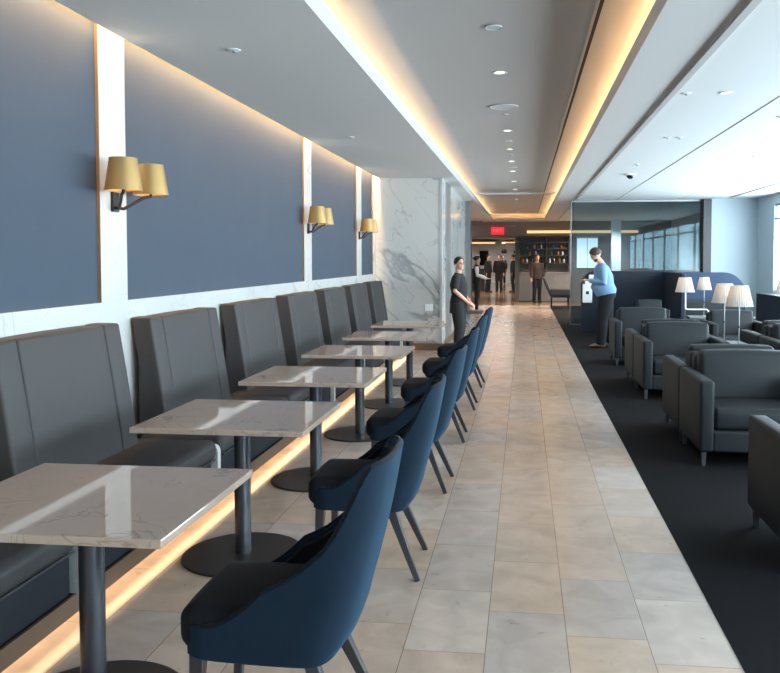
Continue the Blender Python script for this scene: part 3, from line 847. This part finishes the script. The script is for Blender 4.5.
# ------------------------------------------------------------------ back bar beyond the aisle
t = thing('back_bar_shelving', 'dark open shelving unit with counter at the far end of the aisle', 'shelf', (.71, YF-.22, 0))
b = BM()
for x in (-.89, 0.08, .87): box(b, x-.02, x+.02, -.15, .2, 1.0, 2.32)
for z in (1.35, 1.62, 1.86, 2.08, 2.30): box(b, -.89, .89, -.15, .2, z, z+.03)
obj('shelf_frame', b, 'post', t)
b = BM(); box(b, -.89, .89, .18, .2, 1.03, 2.3); obj('back_panel', b, 'greywall', t)
b = BM(); box(b, -.92, .92, -.3, .2, 1.0, 1.03); obj('counter_top', b, 'stone_grey', t)
b = BM(); box(b, -.89, .89, -.26, .2, .02, 1.0); obj('counter_base', b, 'greypost', t)
for k in range(4):
    b = BM(); box(b, -.87+.44*k, -.45+.44*k, -.275, -.26, .08, .97); d = obj('door', b, 'greypost', t, bevel=.003)
    b = BM(); box(b, -.50+.44*k, -.485+.44*k, -.29, -.275, .75, .9); obj('handle', b, 'steel', d)
spots_b = [(1.38, x) for x in (-.75, -.6, -.42, -.2, .2, .35, .55, .7)]+[(1.65, x) for x in (-.7, -.5, -.3, .25, .5, .65)]+[(1.89, x) for x in (-.6, -.35, -.1, .3, .6)]
rows_w = {1.38: 'bottom', 1.65: 'middle', 1.89: 'upper'}
base = {}
cols = ['bottle_a', 'bottle_c', 'bottle_g']; cn = {'bottle_a': 'amber', 'bottle_c': 'clear', 'bottle_g': 'green'}
for i, (z, x) in enumerate(spots_b):
    m = cols[i % 3]
    if m not in base:
        b = BM(); lathe(b, [(.0, 0), (.034, 0), (.036, .01), (.036, .11), (.014, .14), (.012, .165), (.015, .17), (0, .17)], 14); o = obj('bottle', b, m); base[m] = o
    else:
        o = base[m].copy(); COL.objects.link(o)
    o.location = (.71+x, YF-.22, z+.002)
    tag(o, '%s glass bottle on the %s shelf of the back bar' % (cn[m], rows_w[z]), 'bottle', '%s bottles on the %s bar shelf' % (cn[m], rows_w[z]))
# warm glow above the shelving, put in as an emissive strip
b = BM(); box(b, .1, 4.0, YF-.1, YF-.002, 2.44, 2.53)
tag(obj('glow_strip', b, 'warm_em'), 'long warm glowing strip above the back bar shelving', 'light')
# dark lounge chair
t = thing('lounge_chair', 'dark lounge chair with tilted back in front of the back bar', 'chair', (1.0, 25.0, 0))
b = BM(); soft_box(b, -.2, -.1, -.32, .32, .36, .95, .03, .01, 4, fn=lambda q: (q.x-(q.z-.36)*.42, q.y*(1-.15*(q.z-.36)), q.z)); obj('backrest', b, 'post', t)
b = BM(); soft_box(b, -.18, .42, -.32, .32, .34, .46, .04, .01, 4); obj('seat', b, 'post', t)
for y in (-.31, .31):
    b = BM(); soft_box(b, -.2, .4, y-.03, y+.03, .40, .60, .02, 0, 3); obj('armrest', b, 'post', t)
for (x, y) in ((-.15, -.28), (-.15, .28), (.36, -.28), (.36, .28)):
    b = BM(); lathe(b, [(.014, 0), (.02, .36)], 10, (x, y, 0), closed=True); obj('leg', b, 'black', t)

# next room contents
t = thing('wall_screen', 'black screen on the pale wall of the next room', 'screen', (-2.5, 50.35, 1.55))
b = BM(); box(b, -.28, .28, -.03, .03, -.46, .46); obj('bezel', b, 'black', t, bevel=.01)
b = BM(); box(b, -.25, .25, -.04, -.03, -.43, .43); obj('display', b, 'screen', t)
for i, (x, z) in enumerate(((-1.2, 1.95), (-.45, 1.93), (.05, 1.9))):
    t = thing('pendant_lamp', 'dark round pendant in the next room, %s from the left' % ordn[i], 'lamp', (x, 48.5, z), group='dark pendants in the next room')
    b = BM(); lathe(b, [(.14, -.12), (.19, 0), (.12, .12), (.02, .15), (0, .15)], 20); obj('lamp_shade', b, 'black', t)
    b = BM(); tube(b, [(0, 0, .14), (0, 0, 2.5-z)], .01, 6); obj('cord', b, 'black', t)
t = thing('reception_desk', 'dark reception counter behind the vested attendant', 'counter', (-2.2, 38.0, 0))
b = BM(); box(b, -.7, .35, -.3, .3, 0, 1.0); obj('counter_body', b, 'post', t, bevel=.01)
b = BM(); box(b, -.75, .4, -.35, .35, 1.0, 1.04); obj('counter_top', b, 'black', t, bevel=.005)
for (x0, x1, y, z0, z1) in ((-3.5, -1.45, 39.95, 2.26, 2.33), (-.95, 1.1, 41.95, 2.33, 2.37), (-1.3, .5, 47.5, 2.42, 2.47)):
    b = BM(); box(b, x0, x1, y, y+.04, z0, z1); o = obj('glow_strip', b, 'warm_em')
    tag(o, 'warm ceiling light strip in the next room, %s' % {39.95: 'nearest and leftmost', 41.95: 'on the right bulkhead', 47.5: 'farthest back'}[y], 'light')

# ------------------------------------------------------------------ people
def hand(b, w, d, side, curl=.5, ref=(0,0,1)):
    """palm and five fingers: w wrist, d direction the hand points, side = sign for thumb"""
    w = Vector(w); d = Vector(d).normalized(); n = Vector(ref)-d*Vector(ref).dot(d)
    n = n.normalized(); s = d.cross(n).normalized()*side
    p1 = w+d*.09
    loft(b, [w-d*.01, w+d*.03, p1], [(.018, .026), (.015, .037), (.013, .040)], 10, ref=n)
    for k, ln in enumerate((.062, .074, .07, .055)):
        o = (k-1.5)*-.021
        q = p1+s*o-d*.012
        c1 = q+d*ln*.5; c2 = c1+(d*math.cos(curl)-n*math.sin(curl))*ln*.32; c3 = c2+(d*math.cos(curl*2)-n*math.sin(curl*2))*ln*.3
        loft(b, [q, c1, c2, c3], [.0092, .0085, .0078, .006], 7)
    q = w+d*.03+s*.026
    loft(b, [q, q+(d*.6+s*.6)*.035, q+(d*.9+s*.5-n*.3)*.06], [.012, .0105, .007], 7)

def human(label, loc, rz, h, P):
    """P: pose and colours. local +y is forward, x to the person's right hand side is +x"""
    t = thing('person', label, 'person', loc, rz, P.get('group'))
    k = h/1.75; dp = P.get('dp', 1); fine = P.get('fine', True)
    vx = .0065 if fine else .016
    lean = P.get('lean', 0); belly = P.get('belly', 0); wd = P.get('wd', 1.0)
    V = lambda x, y, z: (x*k, y*k, z*k)
    sh_z = 1.42; sw = .175*wd; fwd_s = lean*.28
    ft = P.get('feet', ((-.10, 0), (.10, .0)))
    # head frame
    yaw, tilt = P.get('head', (0, 0))
    nb = Vector((0, fwd_s, 1.44)); hc = Vector((0, fwd_s+lean*.12+.015+.07*math.sin(tilt), 1.625-.03*abs(math.sin(tilt))))
    R = Matrix.Rotation(yaw, 3, 'Z') @ Matrix.Rotation(-tilt, 3, 'X')
    H = lambda x, y, z: tuple((hc+R @ Vector((x, y, z)))*k)
    arms = P['arms']    # ((elbow, wrist, handdir) left, right) in unit coords
    b = BM()
    # head
    ball(b, (0,0,0), (.001,.001,.001), 4, 3) if False else None
    def headball(c, r, n=16, m=12):
        bb = BM(); ball(bb, (0,0,0), r, n, m); vs = [v.co.copy() for v in bb.verts]; fs = [[v.index for v in f.verts] for f in bb.faces]
        bb.verts.ensure_lookup_table(); bb.verts.index_update(); fs = [[v.index for v in f.verts] for f in bb.faces]
        nv = [b.verts.new(H(c[0]+q.x, c[1]+q.y, c[2]+q.z)) for q in vs]
        for f in fs: b.faces.new([nv[i] for i in f])
        bb.free()
    headball((0, -.008, .025), (.075, .094, .095)); headball((0, .022, -.035), (.058, .066, .078)); headball((0, .088, -.012), (.012, .02, .02))
    headball((0, .078, .015), (.009, .016, .028), 10, 6); headball((0, .072, -.085), (.026, .022, .022), 10, 6); headball((0, .083, -.052), (.022, .012, .012), 10, 6)
    for sx in (-1, 1): headball((sx*.075, -.005, -.01), (.01, .02, .032), 10, 6)
    loft(b, [V(0, fwd_s*.9-.005, 1.38), V(0, fwd_s+.0, 1.47), tuple((hc+Vector((0, -.015, -.05)))*k)], [(.062*k, .058*k), (.052*k, .055*k), (.052*k, .058*k)], 14)
    # torso
    loft(b, [V(0, 0, .86), V(0, .0, .95), V(0, .015+belly*.5+lean*.05, 1.08), V(0, lean*.17, 1.25), V(0, fwd_s, 1.38), V(0, fwd_s, 1.44)],
         [(.15*k*wd, .10*k), (.165*k*wd, .115*k), (.145*k*wd, (.10+belly*.5)*k), (.165*k*wd, .115*k), (.165*k*wd, .085*k), (.07*k, .06*k)], 20)
    legs = []
    for i, sx in enumerate((-1, 1)):
        fx, fy = ft[i]
        hp = (sx*.085*wd, 0, .90); kn = (sx*.085*wd*.5+fx*.5, fy*.5+.02, .49); an = (fx, fy-.02, .09)
        legs.append((hp, kn, an))
        loft(b, [V(*hp), V((hp[0]+kn[0])/2, (hp[1]+kn[1])/2, .70), V(*kn), V((kn[0]+an[0])/2, (kn[1]+an[1])/2-.01, .32), V(*an), V(an[0], an[1], .05)],
             [.088*k, .078*k, .056*k, .056*k, .038*k, .036*k], 12)
        loft(b, [V(an[0], an[1]-.05, .04), V(an[0], an[1]+.06, .04), V(an[0], an[1]+.17, .025)], [(.034*k, .035*k), (.042*k, .03*k), (.035*k, .018*k)], 10)
        e, w, hd = arms[i]
        s = (sx*sw, fwd_s, sh_z-.02)
        loft(b, [V(*s), V(*(Vector(s)*.5+Vector(e)*.5)), V(*e), V(*(Vector(e)*.6+Vector(w)*.4)), V(*w)], [.052*k, .046*k, .038*k, .036*k, .024*k], 12)
        hand(b, V(*w), hd, sx if P.get('thumbin', True) else -sx, P.get('curl', .7), P.get('href', (0, 0, 1)))
    obj('body', b, P.get('skin', 'skin'), t, remesh=vx)
    # ---- clothes
    cz = .012
    b = BM()
    hem = P.get('hem', .86)
    hr = P.get('hemr', 1)
    loft(b, [V(0, -.0, hem), V(0, .0, .95), V(0, .015+belly*.5+lean*.05, 1.08), V(0, lean*.17, 1.25), V(0, fwd_s, 1.39), V(0, fwd_s-.005, 1.445), V(0, fwd_s-.002, 1.462)],
         [((.178*wd+.005)*k*hr, .135*k*dp*hr), ((.178*wd+.004)*k, (.128+belly*.2)*k*dp), ((.163*wd)*k, (.118+belly*.5)*k*dp), ((.18*wd)*k, .132*k*dp), ((.182*wd)*k, .10*k*dp), ((.10)*k, .078*k), (.072*k, .072*k)], 22)
    for i, sx in enumerate((-1, 1)):
        e, w, hd = arms[i]; s = (sx*sw, fwd_s, sh_z-.02); ev = Vector(e); sv = Vector(s); wv = Vector(w)
        if P.get('sleeve') == 'short':
            loft(b, [V(*(sv+Vector((-sx*.05, 0, .02)))), V(*sv), V(*(sv*.45+ev*.55)), V(*(sv*.12+ev*.88))], [.06*k, .068*k, .066*k, .066*k], 14)
        elif P.get('sleeve') != 'none':
            loft(b, [V(*(sv+Vector((-sx*.05, 0, .02)))), V(*sv), V(*(sv*.5+ev*.5)), V(*ev), V(*(ev*.5+wv*.5)), V(*(ev*.06+wv*.94))], [.06*k, .068*k, .064*k, .057*k, .052*k, .04*k], 14)
        else:
            pass
    obj('shirt', b, P['shirt'], t, remesh=.009 if fine else .018)
    if P.get('sleeve2'):
        for i, sx in enumerate((-1, 1)):
            b = BM(); e, w, hd = arms[i]; s = (sx*sw, fwd_s, sh_z-.02); ev = Vector(e); sv = Vector(s); wv = Vector(w)
            loft(b, [V(*sv), V(*(sv*.5+ev*.5)), V(*ev), V(*(ev*.5+wv*.5)), V(*(ev*.06+wv*.94))], [.066*k, .062*k, .055*k, .05*k, .04*k], 14)
            obj('sleeve', b, P['sleeve2'], t)
    b = BM()
    loft(b, [V(0, 0, 1.0), V(0, 0, .93), V(0, -.005, .86)], [(.17*k*wd, .122*k*dp), (.178*k*wd, .13*k*dp), (.165*k*wd, .12*k*dp)], 20)
    for (hp, kn, an) in legs:
        loft(b, [V(hp[0], hp[1], .93), V((hp[0]+kn[0])/2, (hp[1]+kn[1])/2, .70), V(*kn), V((kn[0]+an[0])/2, (kn[1]+an[1])/2-.005, .30), V(an[0], an[1]+.005, .06)],
             [(.102*k, .102*k*dp), (.096*k, .096*k*dp), (.078*k, .078*k*dp), (.072*k, .072*k*dp), (.068*k, .07*k*dp)], 14)
    obj('trousers', b, P['trousers'], t, remesh=.009 if fine else .018)
    for (hp, kn, an) in legs:
        b = BM(); loft(b, [V(an[0], an[1]-.075, .045), V(an[0], an[1]-.05, .048), V(an[0], an[1]+.06, .042), V(an[0], an[1]+.15, .032), V(an[0], an[1]+.195, .025)],
             [(.03*k, .035*k), (.042*k, .048*k), (.05*k, .042*k), (.046*k, .032*k), (.022*k, .018*k)], 12)
        obj('shoe', b, P['shoes'], t)
    # hair
    b = BM()
    hb = P.get('hair_style', 'cap')
    n, m = 20, 12; rings = []
    for j in range(m+1):
        th = PI*.60*j/m; ring = []
        for i in range(n):
            ph = 2*PI*i/n
            f = math.sin(ph)      # +1 front
            lim = th*(1.12 if f < .15 else 1.12-.62*(f-.15)/.85)
            if hb == 'bald': lim = min(th, 9)*(1 if f < .2 else .55)
            r = Vector((.083*math.sin(lim)*math.cos(ph), -.012+.101*math.sin(lim)*math.sin(ph), .03+.098*math.cos(lim)))
            ring.append(b.verts.new(H(*r)))
        rings.append(ring)
    for j in range(m):
        for i in range(n): b.faces.new((rings[j][i], rings[j][(i+1)%n], rings[j+1][(i+1)%n], rings[j+1][i]))
    ho = obj('hair', b, P.get('hair', 'hair'), t)
    so = ho.modifiers.new('thick', 'SOLIDIFY'); so.thickness = .006; so.offset = 1
    if hb == 'bun':
        b = BM(); bb = BM(); ball(bb, (0,0,0), (.036, .036, .036)); 
        for v in bb.verts: v.co = Vector(H(v.co.x, v.co.y-.115, v.co.z+.045))
        me = bpy.data.meshes.new('x'); bb.to_mesh(me); bb.free(); b.from_mesh(me); bpy.data.meshes.remove(me); obj('hair_bun', b, P.get('hair', 'hair'), t)
    if fine:
        for sx in (-1, 1):
            b = BM(); ball(b, (0,0,0), (.012, .007, .007), 10, 6)
            for v in b.verts: v.co = Vector(H(v.co.x+sx*.029, v.co.y+.083, v.co.z+.006))
            obj('eye', b, 'eye', t)
            b = BM(); ball(b, (0,0,0), (.016, .005, .0042), 10, 6)
            for v in b.verts: v.co = Vector(H(v.co.x+sx*.029, v.co.y+.087, v.co.z+.026))
            obj('eyebrow', b, 'hair', t)
        b = BM(); ball(b, (0,0,0), (.019, .006, .0055), 10, 6)
        for v in b.verts: v.co = Vector(H(v.co.x, v.co.y+.093, v.co.z-.052))
        obj('mouth', b, 'lips', t)
    if P.get('beard'):
        b = BM(); ball(b, (0,0,0), (.057, .05, .042), 18, 12)
        for v in b.verts:
            c = v.co; 
            v.co = Vector(H(c.x, c.y+.038, min(c.z, .022-abs(c.x)*-.25)-.072))
        obj('beard', b, P['hair'], t)
    return t

# woman in black by the end wall; body turned to the right, face towards the aisle
human('person in black short sleeved tunic and trousers standing by the marble wall, hands clasped', (-1.04, 12.75, 0), math.radians(-99), 1.57,
      dict(arms=(((-.22, -.01, 1.15), (-.05, .21, .93), (.6, .45, -.75)), ((.23, -.01, 1.15), (.05, .21, .92), (-.6, .45, -.75))),
           head=(math.radians(-40), 0.0), shirt='cloth_bk', trousers='cloth_bk', shoes='shoe', hair='hair', hair_style='bun', sleeve='short', hem=.74, wd=.92,
           feet=((-.08, 0), (.08, .03)), curl=.9, dp=1.2))
# man looking down at something in his hands, facing left
man = human('person in light blue shirt and dark trousers looking down at a cup in hand', (1.42, 14.05, .004), math.radians(90), 1.74,
      dict(arms=(((-.23, .06, 1.13), (-.09, .31, 1.17), (.25, .9, .1)), ((.23, .05, 1.13), (.10, .30, 1.16), (-.25, .9, .1))),
           head=(0, math.radians(36)), shirt='shirt', trousers='cloth_gr', shoes='brown_shoe', hair='hair_br', hair_style='cap', lean=.34, belly=.09, wd=1.15, dp=1.25, hemr=.93, hem=.91,
           feet=((-.1, .12), (.11, -.09)), beard=True, curl=.8))
t = thing('paper_cup', 'small dark cup held by the person in the blue shirt', 'cup', (1.42-.395, 14.05, 1.10))
b = BM(); lathe(b, [(0, 0), (.026, 0), (.034, .10), (.031, .10), (.024, .006), (0, .006)], 20); obj('cup_wall', b, 'post', t)
b = BM(); lathe(b, [(.036, .098), (.036, .106), (0, .108)], 20); obj('lid', b, 'black', t)
# vested attendant
human('attendant in black vest over white sleeves reaching forward, beyond the folding stand', (-1.36, 23.2, 0), math.radians(-90), 1.62,
      dict(fine=False, arms=(((-.21, .03, 1.14), (-.1, .32, 1.03), (0, 1, 0)), ((.21, .03, 1.14), (.1, .33, 1.03), (0, 1, 0))), head=(0, 0), shirt='cloth_bk', sleeve='none', sleeve2='shirt_w',
           trousers='cloth_bk', shoes='shoe', hair='hair', hair_style='bun', wd=.92))
rest = (((-.24, 0, 1.13), (-.23, .06, .88), (0, .1, -1)), ((.24, 0, 1.13), (.23, .06, .88), (0, .1, -1)))
for (x, y, r, lb, sh) in (
    (-1.62, 36.3, -120, 'distant person in dark suit, leftmost of the group in the next room', 'cloth_bk'),
    (-1.12, 36.2, 170, 'distant person in dark suit facing the camera in the middle of the next room group', 'cloth_gr'),
    (-.50, 36.6, 95, 'distant person in dark suit at the right side of the far opening', 'cloth_bk'),
    (-1.25, 47.5, 180, 'most distant person in dark clothes, smallest in the far opening', 'cloth_bk')):
    human(lb, (x, y, 0), math.radians(r), 1.72, dict(fine=False, arms=rest, shirt=sh, trousers='cloth_bk', shoes='shoe', hair='hair'))
human('person in dull red top standing at the back bar shelving', (.45, 28.0, 0), math.radians(200), 1.68,
      dict(fine=False, arms=rest, shirt='rust', trousers='cloth_gr', shoes='shoe', hair='hair_br'))

# ------------------------------------------------------------------ lights
def area(name, loc, rot, sx, sy, w, col):
    l = bpy.data.lights.new(name, 'AREA'); l.shape = 'RECTANGLE'; l.size = sx; l.size_y = sy; l.energy = w; l.color = col
    o = bpy.data.objects.new(name, l); COL.objects.link(o); o.location = loc; o.rotation_euler = rot
    return o
WARM = (1, .62, .30)
area('led_strip', (-2.43, (YB+YE)/2, 3.06), (0, 0, 0),   .03, YE-YB-.1, 480, (1, .58, .25))            # wall wash slot, shines down
area('led_strip', (-1.30, (YB+YF)/2, 2.93), (0, PI, 0), .04, YF-YB-.4, 115, (1, .66, .34))           # left cove, shines up
area('led_strip', (.98, (YB+YF)/2, 2.925), (0, PI, 0), .06, YF-YB-.4, 330, (1, .6, .28))    # right cove, shines up
area('led_strip', (-.2, YF-.2, 2.92), (0, PI, 0), 1.8, .04, 6, (1, .55, .22))
area('led_strip', (-1.975, (YB+YE)/2, .138), (0, 0, 0), .09, YE-YB-.1, 52, (1, .66, .34))    # under the bench platform
for p in ((-1.5, 35, 2.49), (-1, 41, 2.3), (-1.5, 47.5, 2.49)): area('added_fill_light', p, (0, 0, 0), 2.0, 1.0, 65, (1, .93, .85))  # added fill lights that brighten the next room, no fixtures modelled
# recessed downlights, plus added fill spots in the far rooms
def spot(loc, w, col=(1, .86, .7), ang=100):
    l = bpy.data.lights.new('downlight_and_fill', 'SPOT'); l.energy = w; l.color = col; l.spot_size = math.radians(ang); l.spot_blend = .6; l.shadow_soft_size = .05
    o = bpy.data.objects.new('downlight_and_fill', l); COL.objects.link(o); o.location = loc
for kd, y, r in aisle:
    if kd == 'lit': spot((-.21, y, 3.10), 90)
spot((1.6, 6.67, 2.84), 12)
for p in ((-1.5, 33, 2.4), (-.5, 38, 2.4), (-2.4, 44, 2.4), (0, 47, 2.4), (-1, 25, 2.85), (2.5, 24, 2.84), (2.5, 24, 2.83), (2.0, 27, 2.84), (3.5, 26.5, 2.84)): spot(p, 420, (1, .85, .7), 150)  # added fill spots without fixtures, brightening next room and area behind glass

# daylight
W = bpy.data.worlds.new('sky'); S.world = W; W.use_nodes = True
nt = W.node_tree; bg = nt.nodes['Background']
bg.inputs[0].default_value = (.76, .9, 1, 1); bg.inputs[1].default_value = 24.0
for (a, c, z0, z1) in ((YB, 17.3, .85, 2.66),):
    l = bpy.data.lights.new('window_portal', 'AREA'); l.shape = 'RECTANGLE'; l.size = z1-z0; l.size_y = c-a
    l.cycles.is_portal = True
    o = bpy.data.objects.new('window_portal', l); COL.objects.link(o); o.location = (XW+.12, (a+c)/2, (z0+z1)/2)
    o.rotation_euler = (0, PI/2, 0)

# ------------------------------------------------------------------ camera
F, PX, PY, VX, HY = 800., 435., 290., 524., 258.
yaw = math.atan((VX-PX)/F); pit = math.atan((PY-HY)/F)
fwd = Vector((-math.sin(yaw)*math.cos(pit), math.cos(yaw)*math.cos(pit), -math.sin(pit)))
right = Vector((math.cos(yaw), math.sin(yaw), 0)); up = right.cross(fwd)
cam = bpy.data.cameras.new('camera'); co = bpy.data.objects.new('camera', cam); COL.objects.link(co)
R = Matrix((right, up, -fwd)).transposed()
co.matrix_world = Matrix.Translation((0, 0, 1.55)) @ R.to_4x4()
cam.sensor_fit = 'HORIZONTAL'; cam.sensor_width = 36; cam.lens = F/780*36
cam.shift_x = (390-PX)/780; cam.shift_y = -(336.5-PY)/780
cam.clip_start = .05; cam.clip_end = 200
S.camera = co
S.view_settings.view_transform = 'Standard'; S.view_settings.look = 'None'; S.view_settings.gamma = 1; S.view_settings.use_curve_mapping = False
S.view_settings.exposure = -0.15
